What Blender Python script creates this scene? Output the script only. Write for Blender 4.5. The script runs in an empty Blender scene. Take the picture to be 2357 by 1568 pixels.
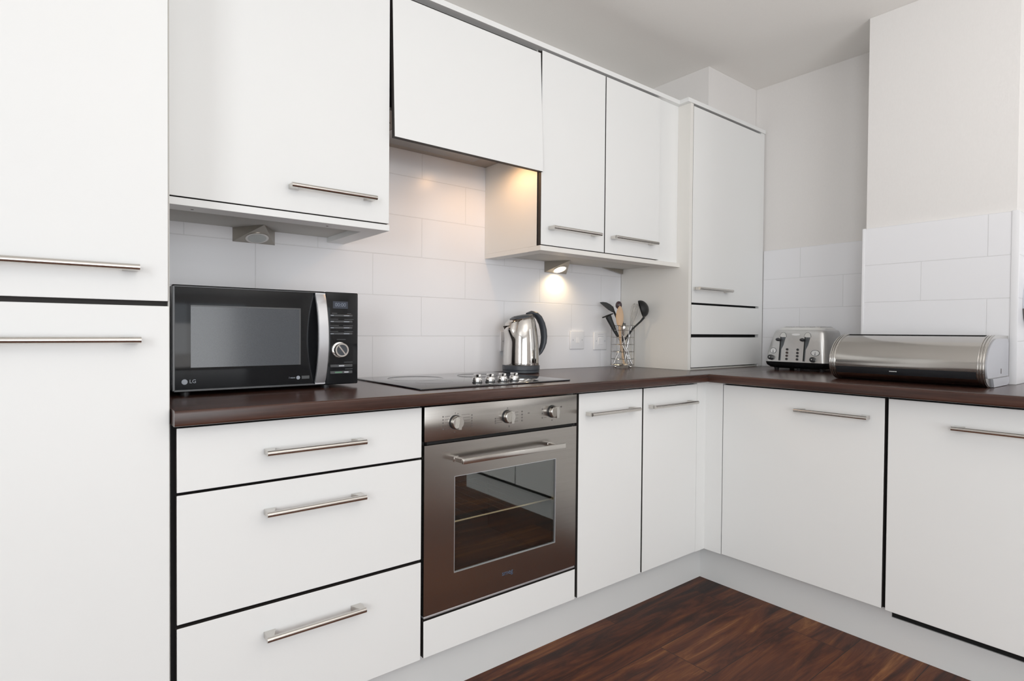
import bpy, bmesh, math, random
from mathutils import Vector, Matrix
random.seed(4)
PI = math.pi
scn = bpy.context.scene
COL = scn.collection

# ------------------------------------------------------------------ materials
def newmat(name):
    m = bpy.data.materials.new(name); m.use_nodes = True
    nt = m.node_tree
    for n in list(nt.nodes): nt.nodes.remove(n)
    out = nt.nodes.new('ShaderNodeOutputMaterial')
    b = nt.nodes.new('ShaderNodeBsdfPrincipled')
    nt.links.new(b.outputs[0], out.inputs[0])
    return m, nt, b, out
def node(nt, kind, **kw):
    n = nt.nodes.new(kind)
    for k, v in kw.items(): setattr(n, k, v)
    return n
def setp(b, col=None, rough=.5, metal=0, spec=.5, coat=0, coatr=.05, aniso=0):
    if col is not None: b.inputs['Base Color'].default_value = (*col, 1)
    b.inputs['Roughness'].default_value = rough
    b.inputs['Metallic'].default_value = metal
    b.inputs['Specular IOR Level'].default_value = spec
    b.inputs['Coat Weight'].default_value = coat
    b.inputs['Coat Roughness'].default_value = coatr
    b.inputs['Anisotropic'].default_value = aniso
def coords(nt, scale=(1, 1, 1), rot=(0, 0, 0)):
    tc = node(nt, 'ShaderNodeNewGeometry'); mp = node(nt, 'ShaderNodeMapping')
    mp.inputs['Scale'].default_value = scale; mp.inputs['Rotation'].default_value = rot
    nt.links.new(tc.outputs['Position'], mp.inputs[0])
    return mp.outputs[0]
def noise(nt, vec, scale=5, detail=3, rough=.5):
    n = node(nt, 'ShaderNodeTexNoise')
    n.inputs['Scale'].default_value = scale; n.inputs['Detail'].default_value = detail
    n.inputs['Roughness'].default_value = rough
    nt.links.new(vec, n.inputs['Vector'])
    return n.outputs['Fac']
def ramp(nt, fac, stops):
    r = node(nt, 'ShaderNodeValToRGB')
    e = r.color_ramp.elements
    while len(e) < len(stops): e.new(.5)
    for i, (p, c) in enumerate(stops): e[i].position = p; e[i].color = (*c, 1)
    nt.links.new(fac, r.inputs[0])
    return r.outputs[0]
def bump(nt, b, h, dist, strength=1.0):
    n = node(nt, 'ShaderNodeBump')
    n.inputs['Strength'].default_value = strength; n.inputs['Distance'].default_value = dist
    nt.links.new(h, n.inputs['Height']); nt.links.new(n.outputs[0], b.inputs['Normal'])
def flat(name, col, rough=.5, metal=0, spec=.5, var=.03, vs=6, **kw):
    m, nt, b, out = newmat(name); setp(b, col, rough, metal, spec, **kw)
    v = coords(nt); f = noise(nt, v, vs, 2)
    lo = tuple(max(0, c*(1-var)) for c in col); hi = tuple(min(1, c*(1+var)) for c in col)
    nt.links.new(ramp(nt, f, [(.3, lo), (.7, hi)]), b.inputs['Base Color'])
    return m
M = {}
M['white'] = flat('white_laminate', (.85, .855, .845), .38, 0, .4, .006, 3)
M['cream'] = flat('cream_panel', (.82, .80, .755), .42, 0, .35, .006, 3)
M['edge'] = flat('dark_edging', (.030, .026, .024), .6, 0, .2, .05)
M['gap'] = flat('gap_black', (.012, .012, .012), .8, 0, .1, .05)
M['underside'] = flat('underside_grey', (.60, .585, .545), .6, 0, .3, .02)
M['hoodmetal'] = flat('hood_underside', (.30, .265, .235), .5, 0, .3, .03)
M['plinth'] = flat('plinth_grey_white', (.70, .705, .70), .45, 0, .35, .01)
M['plaster'] = None
M['black'] = flat('black_plastic', (.014, .015, .017), .35, 0, .5, .1)
M['blackmatt'] = flat('black_nylon', (.011, .0115, .012), .5, 0, .25, .1)
M['blackgloss'] = flat('black_gloss', (.007, .0075, .0085), .07, 0, .22, .05)
M['navy'] = flat('dark_slate_plastic', (.028, .034, .043), .42, 0, .45, .06)
M['chrome'] = flat('chrome', (.80, .79, .77), .08, 1, .5, .02)
M['satin'] = flat('satin_nickel', (.62, .595, .56), .20, 1, .5, .03)
M['silver'] = flat('silver_paint', (.62, .63, .66), .34, .75, .5, .02)
M['toaster'] = flat('brushed_toaster', (.58, .58, .575), .30, .92, .5, .03, 40)
M['toasterlight'] = flat('toaster_light', (.74, .74, .72), .3, .6, .5, .02)
M['whiteplastic'] = flat('white_plastic', (.83, .83, .85), .25, 0, .5, .01)
M['greyplastic'] = flat('grey_plastic', (.50, .51, .55), .4, .2, .5, .02)
M['logo'] = flat('logo_grey', (.30, .33, .38), .4, 0, .5, .02)
M['logowhite'] = flat('logo_white', (.8, .8, .8), .4, 0, .5, .02)
M['logoblue'] = flat('logo_blue', (.055, .09, .15), .4, 0, .5, .02)
M['mark'] = flat('printed_mark', (.10, .09, .085), .6, 0, .3, .02)
M['btn'] = flat('button_grey', (.05, .053, .057), .3, 0, .5, .05)
M['btnwhite'] = flat('button_print', (.50, .52, .56), .4, 0, .5, .02)
M['btngreen'] = flat('button_green', (.10, .25, .14), .4, 0, .5, .02)
M['display'] = flat('display_blue', (.035, .042, .060), .15, 0, .5, .05)
M['digit'] = flat('display_digit', (.16, .19, .25), .3, 0, .5, .02)
M['woodspoon'] = None
M['cavity'] = flat('oven_cavity', (.020, .018, .016), .55, 0, .3, .1)
M['rack'] = flat('oven_rack', (.85, .70, .42), .35, .6, .5, .05)
M['bronze'] = flat('bronze_metal', (.36, .33, .285), .38, .85, .5, .04)
M['purple'] = flat('dark_plum_plastic', (.045, .028, .034), .3, 0, .5, .06)
M['shadedwhite'] = flat('shaded_white_plastic', (.62, .64, .70), .3, 0, .5, .02)  # white fitting's grey-blue shading put into the colour
M['knobmetal'] = flat('knob_metal', (.50, .48, .45), .22, 1, .5, .03)
M['slotgrey'] = flat('lever_slot_grey', (.10, .11, .12), .35, .6, .5, .05)
M['wire'] = flat('basket_wire', (.40, .39, .38), .20, 1, .5, .04)
M['redlight'] = flat('dark_brown_button', (.03, .012, .010), .3, 0, .5, .05)

def steel(name, col, rough, tangent, aniso=.75):
    m, nt, b, out = newmat(name); setp(b, col, rough, 1, .5, aniso=aniso)
    cx = node(nt, 'ShaderNodeCombineXYZ')
    for i in range(3): cx.inputs[i].default_value = tangent[i]
    nt.links.new(cx.outputs[0], b.inputs['Tangent'])
    sc = tuple(3 if abs(t) > .5 else 500 for t in tangent)
    f = noise(nt, coords(nt, sc), 1, 2)
    nt.links.new(ramp(nt, f, [(.3, tuple(c*.94 for c in col)), (.7, tuple(min(1, c*1.05) for c in col))]), b.inputs['Base Color'])
    bump(nt, b, f, .00003, .3)
    return m
M['steel'] = steel('brushed_steel', (.37, .350, .325), .25, (1, 0, 0))
M['binsteel'] = flat('polished_steel', (.50, .485, .46), .16, 1, .5, .02)
M['kettlesteel'] = flat('kettle_steel', (.64, .62, .59), .07, 1, .5, .01)

def tiles(name, axis):
    m, nt, b, out = newmat(name); setp(b, (.8, .8, .82), .24, 0, .45)
    g = node(nt, 'ShaderNodeNewGeometry'); s = node(nt, 'ShaderNodeSeparateXYZ'); c = node(nt, 'ShaderNodeCombineXYZ')
    nt.links.new(g.outputs['Position'], s.inputs[0])
    off = node(nt, 'ShaderNodeMath', operation='ADD'); off.inputs[1].default_value = {'x': .106+.4*20, 'y': .8466+.4*20}[axis]
    offz = node(nt, 'ShaderNodeMath', operation='ADD'); offz.inputs[1].default_value = -.9017+.15*20
    nt.links.new(s.outputs[0 if axis == 'x' else 1], off.inputs[0]); nt.links.new(s.outputs[2], offz.inputs[0])
    nt.links.new(off.outputs[0], c.inputs[0]); nt.links.new(offz.outputs[0], c.inputs[1])
    br = node(nt, 'ShaderNodeTexBrick', offset=.5, offset_frequency=2)
    br.inputs['Scale'].default_value = 1; br.inputs['Brick Width'].default_value = .4; br.inputs['Row Height'].default_value = .15
    br.inputs['Mortar Size'].default_value = .0016; br.inputs['Mortar Smooth'].default_value = .5
    br.inputs['Color1'].default_value = (.85, .85, .875, 1); br.inputs['Color2'].default_value = (.85, .85, .875, 1)
    br.inputs['Mortar'].default_value = (.74, .74, .755, 1)
    nt.links.new(c.outputs[0], br.inputs['Vector']); nt.links.new(br.outputs['Color'], b.inputs['Base Color'])
    inv = node(nt, 'ShaderNodeMath', operation='SUBTRACT'); inv.inputs[0].default_value = 1
    nt.links.new(br.outputs['Fac'], inv.inputs[1])
    bump(nt, b, inv.outputs[0], .0012, .6)
    return m
M['tile_x'] = tiles('white_tiles_back', 'x'); M['tile_y'] = tiles('white_tiles_side', 'y')

def plaster(name, col, amt):
    m, nt, b, out = newmat(name); setp(b, col, .75, 0, .2)
    f = noise(nt, coords(nt, (1, 1, .35)), 220, 3, .6)
    nt.links.new(ramp(nt, f, [(.3, tuple(c*.975 for c in col)), (.7, col)]), b.inputs['Base Color'])
    bump(nt, b, f, .0012, amt)
    return m
M['plaster'] = plaster('wallpaper_plaster', (.805, .782, .762), .35)
M['ceiling'] = plaster('ceiling_paint', (.89, .865, .83), .08)

def wood(name, along, stops, plank=None, rough=.3, stretch=14, coat=0, spec=.5):
    """along = axis index of grain; plank=(length,width) gives boards in the floor plane"""
    m, nt, b, out = newmat(name); setp(b, (.1, .05, .03), rough, 0, spec, coat=coat, coatr=.12)
    sc = [stretch]*3; sc[along] = 1.0
    v = coords(nt, tuple(sc))
    f = noise(nt, v, 2.2, 8, .62)
    mixf = f
    if plank:
        br = node(nt, 'ShaderNodeTexBrick', offset=.37, offset_frequency=2)
        br.inputs['Scale'].default_value = 1; br.inputs['Brick Width'].default_value = plank[0]; br.inputs['Row Height'].default_value = plank[1]
        br.inputs['Mortar Size'].default_value = .0014; br.inputs['Mortar Smooth'].default_value = .2
        br.inputs['Color1'].default_value = (0, 0, 0, 1); br.inputs['Color2'].default_value = (1, 1, 1, 1); br.inputs['Mortar'].default_value = (.5, .5, .5, 1)
        br.inputs['Bias'].default_value = 0
        mp = coords(nt, (1, 1, 1)); nt.links.new(mp, br.inputs['Vector'])
        # shift the grain per board
        ad = node(nt, 'ShaderNodeVectorMath', operation='MULTIPLY_ADD'); ad.inputs[1].default_value = (7, 31, 5)
        nt.links.new(br.outputs['Color'], ad.inputs[0]); nt.links.new(v, ad.inputs[2])
        n1 = node(nt, 'ShaderNodeTexNoise'); n1.inputs['Scale'].default_value = 1.9; n1.inputs['Detail'].default_value = 10; n1.inputs['Roughness'].default_value = .68; n1.inputs['Distortion'].default_value = 1.3
        nt.links.new(ad.outputs[0], n1.inputs['Vector'])
        a = node(nt, 'ShaderNodeMath', operation='MULTIPLY_ADD'); a.inputs[1].default_value = .16
        nt.links.new(br.outputs['Color'], a.inputs[0])
        s2 = node(nt, 'ShaderNodeMath', operation='ADD'); s2.inputs[1].default_value = -.08
        nt.links.new(n1.outputs['Fac'], s2.inputs[0]); nt.links.new(s2.outputs[0], a.inputs[2])
        mixf = a.outputs[0]
    col = ramp(nt, mixf, stops)
    if plank:
        mx = node(nt, 'ShaderNodeMix', data_type='RGBA')
        nt.links.new(br.outputs['Fac'], mx.inputs[0]); nt.links.new(col, mx.inputs[6]); mx.inputs[7].default_value = (.012, .007, .006, 1)
        col = mx.outputs[2]
    nt.links.new(col, b.inputs['Base Color'])
    bump(nt, b, f, .0004, .15)
    return m
WT = [(.25, (.016, .0075, .006)), (.45, (.034, .0145, .0105)), (.58, (.053, .0225, .0155)), (.78, (.080, .035, .0235))]
M['worktop_x'] = wood('walnut_worktop_x', 0, WT, rough=.24, stretch=22, spec=.36)
M['worktop_y'] = wood('walnut_worktop_y', 1, WT, rough=.24, stretch=22, spec=.36)
FL = [(.30, (.012, .006, .0045)), (.41, (.032, .0105, .006)), (.51, (.070, .019, .008)), (.60, (.110, .034, .012)), (.72, (.230, .090, .030))]
M['floor'] = wood('walnut_floor', 0, FL, plank=(1.28, .200), rough=.42, stretch=10, spec=.12)
M['woodspoon'] = wood('beech_wood', 2, [(.3, (.50, .31, .17)), (.7, (.68, .49, .32))], rough=.55, stretch=30)

def glassmat(name, tint, ior, trans):
    """tinted pane: clear through, mirror-like by fresnel"""
    m, nt, b, out = newmat(name)
    nt.nodes.remove(b)
    t = node(nt, 'ShaderNodeBsdfTransparent'); t.inputs[0].default_value = (*tint, 1)
    d = node(nt, 'ShaderNodeBsdfDiffuse'); d.inputs[0].default_value = (.012, .012, .011, 1)
    mx0 = node(nt, 'ShaderNodeMixShader'); mx0.inputs[0].default_value = trans
    g = node(nt, 'ShaderNodeBsdfGlossy'); g.inputs['Roughness'].default_value = .02; g.inputs[0].default_value = (.9, .95, .92, 1)
    fr = node(nt, 'ShaderNodeFresnel'); fr.inputs[0].default_value = ior
    mx = node(nt, 'ShaderNodeMixShader')
    nt.links.new(d.outputs[0], mx0.inputs[1]); nt.links.new(t.outputs[0], mx0.inputs[2])
    gm = node(nt, 'ShaderNodeNewGeometry'); iv = node(nt, 'ShaderNodeMath', operation='SUBTRACT'); iv.inputs[0].default_value = 1
    nt.links.new(gm.outputs['Backfacing'], iv.inputs[1])
    ml = node(nt, 'ShaderNodeMath', operation='MULTIPLY'); nt.links.new(fr.outputs[0], ml.inputs[0]); nt.links.new(iv.outputs[0], ml.inputs[1])
    nt.links.new(ml.outputs[0], mx.inputs[0]); nt.links.new(mx0.outputs[0], mx.inputs[1]); nt.links.new(g.outputs[0], mx.inputs[2])
    nt.links.new(mx.outputs[0], out.inputs[0])
    return m
M['ovenglass'] = glassmat('oven_glass', (.62, .62, .60), 2.4, .93)
M['hobglass'] = flat('hob_glass', (.010, .010, .012), .06, 0, .85, .02)
m, nt, b, out = newmat('microwave_mesh_window'); setp(b, (.03, .035, .04), .14, 0, .45)
vor = node(nt, 'ShaderNodeTexVoronoi'); vor.inputs['Scale'].default_value = 900
nt.links.new(coords(nt), vor.inputs['Vector'])
nt.links.new(ramp(nt, vor.outputs['Distance'], [(.2, (.034, .039, .046)), (.5, (.058, .065, .075))]), b.inputs['Base Color'])
M['mwwindow'] = m
def emis(name, col, s):
    m, nt, b, out = newmat(name); setp(b, col, .3)
    b.inputs['Emission Color'].default_value = (*col, 1); b.inputs['Emission Strength'].default_value = s
    return m
M['lampon'] = emis('lamp_lens_lit', (1, .80, .50), 14)
M['hoodlamp'] = emis('hood_lamp_lens', (1, .75, .42), 2.0)
M['lampoff'] = flat('lamp_lens_unlit', (.50, .52, .50), .15, .2, .5, .02)

# ------------------------------------------------------------------ mesh builder
class MB:
    def __init__(s): s.bm = bmesh.new(); s.mi = 0
    def _mark(s, faces, smooth=False):
        for f in faces: f.material_index = s.mi; f.smooth = smooth
    def box(s, x0, x1, y0, y1, z0, z1, bev=0, seg=2, front=None):
        """front=(axis 'y-' / 'x-' , index) gives that face its own material slot"""
        b = bmesh.new()
        bmesh.ops.create_cube(b, size=1)
        for v in b.verts: v.co = Vector(((x0+x1)/2+v.co.x*(x1-x0), (y0+y1)/2+v.co.y*(y1-y0), (z0+z1)/2+v.co.z*(z1-z0)))
        if bev: bmesh.ops.bevel(b, geom=list(b.edges), offset=bev, segments=seg, affect='EDGES', profile=.5)
        s._merge(b, bev > 0.003, front)
        return s
    def _merge(s, b, smooth=False, front=None):
        b.normal_update()
        mp = {}
        for v in b.verts: mp[v] = s.bm.verts.new(v.co)
        for f in b.faces:
            try: g = s.bm.faces.new([mp[v] for v in f.verts])
            except ValueError: continue
            g.material_index = s.mi; g.smooth = smooth
            if front:
                n = f.normal; ax, idx = front
                if (ax == 'y-' and n.y < -.25) or (ax == 'x-' and n.x < -.25): g.material_index = idx
        b.free()
    def cyl(s, p0, p1, r0, r1=None, seg=20, cap=True):
        r1 = r0 if r1 is None else r1
        return s.rings([(p0, r0), (p1, r1)], seg, cap)
    def rings(s, prof, seg=20, cap=True, up=None):
        """prof=[(point,radius)] swept along the points"""
        P = [Vector(p) for p, r in prof]; R = [r for p, r in prof]
        t0 = (P[1]-P[0]).normalized() if (P[1]-P[0]).length > 1e-9 else Vector((0, 0, 1))
        ref = Vector((0, 0, 1)) if abs(t0.z) < .9 else Vector((1, 0, 0))
        n = t0.cross(ref).normalized(); rs = []
        for i, p in enumerate(P):
            a = P[max(0, i-1)]; c = P[min(len(P)-1, i+1)]
            t = (c-a); t = t.normalized() if t.length > 1e-9 else t0
            n = (n-t*n.dot(t)); n = n.normalized() if n.length > 1e-6 else t.cross(ref).normalized()
            bb = t.cross(n); t0 = t
            rs.append([s.bm.verts.new(p+R[i]*(math.cos(2*PI*k/seg)*n+math.sin(2*PI*k/seg)*bb)) for k in range(seg)])
        fs = []
        for a, c in zip(rs, rs[1:]):
            for k in range(seg): fs.append(s.bm.faces.new((a[k], a[(k+1) % seg], c[(k+1) % seg], c[k])))
        s._mark(fs, True)
        if cap:
            s._mark([s.bm.faces.new(rs[0][::-1]), s.bm.faces.new(rs[-1])], False)
        return s
    def tube(s, pts, r, seg=8, closed=False):
        if closed: pts = list(pts)+[pts[0]]
        return s.rings([(p, r) for p in pts], seg, not closed)
    def lathe(s, c, prof, seg=40, axis=(0, 0, 1), cap=True, sx=1, sy=1):
        """prof=[(radius, height)] about axis at c"""
        c = Vector(c); ax = Vector(axis).normalized()
        q = Vector((0, 0, 1)).rotation_difference(ax)
        rs = []
        for r, h in prof:
            rs.append([s.bm.verts.new(c+q @ Vector((max(r, 1e-5)*sx*math.cos(2*PI*k/seg), max(r, 1e-5)*sy*math.sin(2*PI*k/seg), h))) for k in range(seg)])
        fs = []
        for a, d in zip(rs, rs[1:]):
            for k in range(seg): fs.append(s.bm.faces.new((a[k], a[(k+1) % seg], d[(k+1) % seg], d[k])))
        s._mark(fs, True)
        if cap: s._mark([s.bm.faces.new(rs[0][::-1]), s.bm.faces.new(rs[-1])], False)
        return s
    def prism(s, poly, vec, smooth=False, front=None):
        """extrude 3-D polygon by vec"""
        vec = Vector(vec); P = [Vector(p) for p in poly]
        b = bmesh.new()
        a = [b.verts.new(p) for p in P]; c = [b.verts.new(p+vec) for p in P]
        b.faces.new(a); b.faces.new(c[::-1])
        for i in range(len(P)):
            j = (i+1) % len(P); b.faces.new((a[j], a[i], c[i], c[j]))
        bmesh.ops.recalc_face_normals(b, faces=b.faces)
        s._merge(b, smooth, front)
        return s
    def face(s, pts): s._mark([s.bm.faces.new([s.bm.verts.new(Vector(p)) for p in pts])]); return s
    def sphere(s, c, r, sx=1, sy=1, sz=1, u=20, v=12):
        b = bmesh.new(); bmesh.ops.create_uvsphere(b, u_segments=u, v_segments=v, radius=r)
        for w in b.verts: w.co = Vector((c[0]+w.co.x*sx, c[1]+w.co.y*sy, c[2]+w.co.z*sz))
        s._merge(b, True); return s
    def loft(s, loops, cap=True, smooth=True):
        rs = [[s.bm.verts.new(Vector(p)) for p in L] for L in loops]; n = len(rs[0]); fs = []
        for a, d in zip(rs, rs[1:]):
            for k in range(n): fs.append(s.bm.faces.new((a[k], a[(k+1) % n], d[(k+1) % n], d[k])))
        s._mark(fs, smooth)
        if cap: s._mark([s.bm.faces.new(rs[0][::-1]), s.bm.faces.new(rs[-1])], False)
        return s
    def xf(s, mat):
        for v in s.bm.verts: v.co = mat @ v.co
        return s

WM = {}
def link_mesh(name, mb, mats, parent=None, kind=None, frame=None, keep_normals=False):
    me = bpy.data.meshes.new(name)
    if frame is not None: mb.xf(frame)
    if parent is not None: mb.xf(WM[parent.name].inverted())
    if not keep_normals: bmesh.ops.recalc_face_normals(mb.bm, faces=mb.bm.faces)
    mb.bm.to_mesh(me); mb.bm.free()
    me.set_sharp_from_angle(angle=math.radians(40))
    for m in (mats if isinstance(mats, (list, tuple)) else [mats]): me.materials.append(M[m])
    o = bpy.data.objects.new(name, me); COL.objects.link(o)
    if parent is not None: o.parent = parent; WM[o.name] = WM[parent.name]
    else: WM[o.name] = Matrix.Identity(4)
    if kind: o['kind'] = kind
    return o
def thing(name, label, cat, loc, group=None):
    o = bpy.data.objects.new(name, None); COL.objects.link(o)
    o.empty_display_size = .05; o.location = loc
    WM[o.name] = Matrix.Translation(Vector(loc))
    o['label'] = label; o['category'] = cat
    if group: o['group'] = group
    return o
def tag(o, label, cat, group=None):
    o['label'] = label; o['category'] = cat
    if group: o['group'] = group
    return o
def text(name, body, size, origin, xdir, updir, mat, parent, depth=.0002, align='CENTER'):
    cu = bpy.data.curves.new('lettering_curve', 'FONT'); cu.body = body; cu.size = size; cu.align_x = align; cu.align_y = 'CENTER'; cu.extrude = depth
    t = bpy.data.objects.new('lettering_tmp', cu); COL.objects.link(t)
    dg = bpy.context.evaluated_depsgraph_get(); me = bpy.data.meshes.new_from_object(t.evaluated_get(dg))
    bpy.data.objects.remove(t); bpy.data.curves.remove(cu)
    x = Vector(xdir).normalized(); u = Vector(updir).normalized(); n = x.cross(u)
    mt = Matrix(((x.x, u.x, n.x, origin[0]), (x.y, u.y, n.y, origin[1]), (x.z, u.z, n.z, origin[2]), (0, 0, 0, 1)))
    me.transform(WM[parent.name].inverted() @ mt); me.name = name
    me.materials.clear(); me.materials.append(M[mat])
    o = bpy.data.objects.new(name, me); COL.objects.link(o); o.parent = parent; WM[o.name] = WM[parent.name]
    return o

def link_split(name, mb, mats, parent, near=.006):
    """one part per separate cluster of pieces"""
    bm = mb.bm; bm.verts.ensure_lookup_table(); left = set(bm.verts); isl = []
    while left:
        st = [left.pop()]; comp = set(st)
        while st:
            for e in st.pop().link_edges:
                for w_ in e.verts:
                    if w_ in left: left.discard(w_); comp.add(w_); st.append(w_)
        isl.append(comp)
    box = lambda c: ([min(v.co[i] for v in c) for i in range(3)], [max(v.co[i] for v in c) for i in range(3)])
    ch = True
    while ch:
        ch = False
        for i in range(len(isl)):
            for j in range(i+1, len(isl)):
                (a0, a1), (b0, b1) = box(isl[i]), box(isl[j])
                if all(a0[k]-near <= b1[k] and b0[k]-near <= a1[k] for k in range(3)):
                    isl[i] |= isl[j]; isl.pop(j); ch = True; break
            if ch: break
    out_ = []
    for c in isl:
        m2 = MB(); mp = {v: m2.bm.verts.new(v.co) for v in c}
        for f in bm.faces:
            if f.verts[0] in c: g = m2.bm.faces.new([mp[v] for v in f.verts]); g.material_index = f.material_index; g.smooth = f.smooth
        out_.append(link_mesh(name, m2, mats, parent))
    bm.free()
    return out_

# ------------------------------------------------------------------ key sizes (metres; x right along the back wall, y into it)
YW = .5415; ZW = .9017; ZT = .8585; ZB = .150; YU = .1909; YT = .1432; XC = 1.3658
ZC = 2.3575; XR = 2.096; XCH = 1.7948
RIGHT = Matrix.Translation((XC, 0, 0)) @ Matrix.Rotation(-PI/2, 4, 'Z')   # run frame of the right-hand leg: x -> -Y, out (-y) -> -X

def door_panel(x0, x1, z0, z1, y=0, th=.018):
    """white faced board with dark edging; slot0 = dark edge, slot1 = white face"""
    mb = MB(); mb.box(x0, x1, y, y+th, z0, z1, .0009, 1, front=('y-', 1)); return mb
def handle_mesh(x0, x1, z, y):
    """round bar on two block feet"""
    mb = MB(); r = .0066; yb = y-.032
    mb.cyl((x0, yb, z), (x1, yb, z), r, seg=20)
    for a, s in ((x0, 1), (x1, -1)):
        e = a+s*.0015
        w = .026
        # foot: block that narrows toward the bar, seen from above
        pts = [(e, y, z), (e+s*w, y, z), (e+s*w*.86, y-.012, z), (e+s*w*.62, yb+.003, z), (e, yb+.0005, z)]
        h = .0062
        mb.prism([(p[0], p[1], z-h) for p in pts], (0, 0, 2*h))
    return mb
def carcass(x0, x1, y0, y1, z0, z1):
    mb = MB(); mb.box(x0, x1, y0, y1, z0, z1, front=('y-', 1)); return mb
def add_door(root, nm, x0, x1, z0, z1, hx=None, hz=None, y=0, frame=None, label=None):
    d = link_mesh(nm, door_panel(x0, x1, z0, z1, y), ('edge', 'white'), root, frame=frame)
    if label: d['label'] = label
    if hx: link_mesh('handle', handle_mesh(hx[0], hx[1], hz, y), 'satin', d, frame=frame)
    return d

# ------------------------------------------------------------------ room shell
def struct(name, mb, mat, parent=None): return link_mesh(name, mb, mat, parent, kind='structure')
X0, X1R, YREAR = -2.6, 2.2, -4.2
struct('floor', MB().box(X0-.1, X1R+.1, YREAR-.1, YW+.12, -.10, 0), 'floor')
struct('ceiling', MB().box(X0-.1, X1R+.1, YREAR-.1, YW+.12, ZC, ZC+.10), 'ceiling')
struct('wall_back', MB().box(X0-.1, XR+.10, YW+.010, YW+.11, 0, ZC), 'plaster')
struct('wall_right', MB().box(XR+.008, XR+.10, YREAR, YW+.010, 0, ZC), 'plaster')
struct('wall_left', MB().box(X0-.1, X0, YREAR, YW+.010, 0, ZC), 'plaster')
# rear wall (behind the camera) with a wide window opening
wz0, wz1, wx0, wx1 = .45, 2.15, -2.2, .6
mb = MB(); mb.box(X0-.1, wx0, YREAR-.1, YREAR, 0, ZC); mb.box(wx1, XR+.1, YREAR-.1, YREAR, 0, ZC); mb.box(wx0, wx1, YREAR-.1, YREAR, 0, wz0); mb.box(wx0, wx1, YREAR-.1, YREAR, wz1, ZC)
struct('wall_rear', mb, 'plaster')
mb = MB()
for (a, b_, c, d) in ((wx0, wx0+.05, wz0, wz1), (wx1-.05, wx1, wz0, wz1), (wx0, wx1, wz0, wz0+.05), (wx0, wx1, wz1-.05, wz1), (-.825, -.775, wz0, wz1)):
    mb.box(a, b_, YREAR-.07, YREAR-.02, c, d)
struct('window_1', mb, 'whiteplastic')
# chimney breast and the boxed-in corner above the dresser unit
struct('wall_chimney', MB().box(XCH+.002, XR+.006, -.9228, -.452, 0, ZC-.0005), 'plaster')
struct('wall_boxing', MB().box(1.6637, XR+.006, .2004, YW+.008, 2.1285, ZC-.0005), 'plaster')
# tiled splashbacks
struct('wall_back_tiles', MB().box(-.6150, 1.4385, YW, YW+.0095, ZW+.0005, 2.098), 'tile_x')
struct('wall_right_tiles', MB().box(XR, XR+.0075, -.4515, .1425, ZW+.0005, 1.502), 'tile_y')
struct('wall_right_tiles', MB().box(XR, XR+.0075, -1.95, -.9330, ZW+.0005, 1.502), 'tile_y')
struct('wall_chimney_tiles', MB().box(XCH-.007, XCH+.0015, -.9225, -.4525, ZW+.0005, 1.502), 'tile_y')
struct('wall_chimney_side_tiles', MB().box(XCH-.006, XR-.0005, -.9315, -.9232, ZW+.0005, 1.502), 'tile_x')
struct('trim_1', MB().box(XCH-.010, XCH+.0015, -.4520, -.4415, ZW+.0005, 1.503, .002), 'whiteplastic')
struct('trim_2', MB().box(XCH-.010, XCH-.0062, -.9335, -.9120, ZW+.0005, 1.504, .0015), 'whiteplastic')

# ------------------------------------------------------------------ tall cabinet at the left
t = thing('tall_cabinet', 'tall white cabinet filling the left edge, two doors with long bar handles', 'cabinet', (-.915, .27, 0))
link_mesh('carcass', carcass(-1.215, -.6153, .0195, YW-.001, .0, 2.33), ('white', 'edge'), t)
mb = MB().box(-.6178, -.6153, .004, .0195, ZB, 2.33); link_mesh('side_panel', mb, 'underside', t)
add_door(t, 'door', -1.212, -.6183, 1.1299, 2.325, (-.917, -.6718), 1.1950)
add_door(t, 'door', -1.212, -.6165, ZB+.002, 1.1195, (-.917, -.6698), 1.0490)

# ------------------------------------------------------------------ wall cabinets
def pelmet(mb, x0, x1, left, right):
    z0, z1, w = 1.3721, 1.3902, .060
    mb.box(x0, x1, YU, YU+w+.010, z0, z1, .0006, 1)
    if left: mb.box(x0, x0+w, YU+w+.010, YW-.001, z0, z1)
    if right: mb.box(x1-w, x1, YU+w+.010, YW-.001, z0, z1)
t = thing('wall_cabinet', 'wide white wall cabinet with one lift-up door above the microwave', 'cabinet', (-.31, .37, 1.372))
link_mesh('carcass', carcass(-.6145, -.0148, YU+.0195, YW-.001, 1.3905, 2.1092), ('white', 'edge'), t)
mb = MB(); pelmet(mb, -.6145, -.0148, False, True); link_mesh('pelmet', mb, 'white', t)
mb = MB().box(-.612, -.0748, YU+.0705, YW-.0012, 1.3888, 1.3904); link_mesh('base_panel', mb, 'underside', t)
add_door(t, 'door', -.6140, -.0163, 1.3936, 2.1005, (-.3131, -.0704), 1.4575, YU)
mb = MB()
for x in (-.535, -.19): mb.cyl((x, YU+.042, 1.3722), (x, YU+.042, 1.3716), .0035, seg=12)
link_split('screw_cover', mb, 'mark', t)

t = thing('hood_cabinet', 'short white flap-front cabinet over the hob hiding an extractor', 'cabinet', (.29, .37, 1.755))
link_mesh('carcass', carcass(-.0135, .5895, YU+.030, YW-.001, 1.756, 2.1092), ('white', 'edge'), t)
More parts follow.
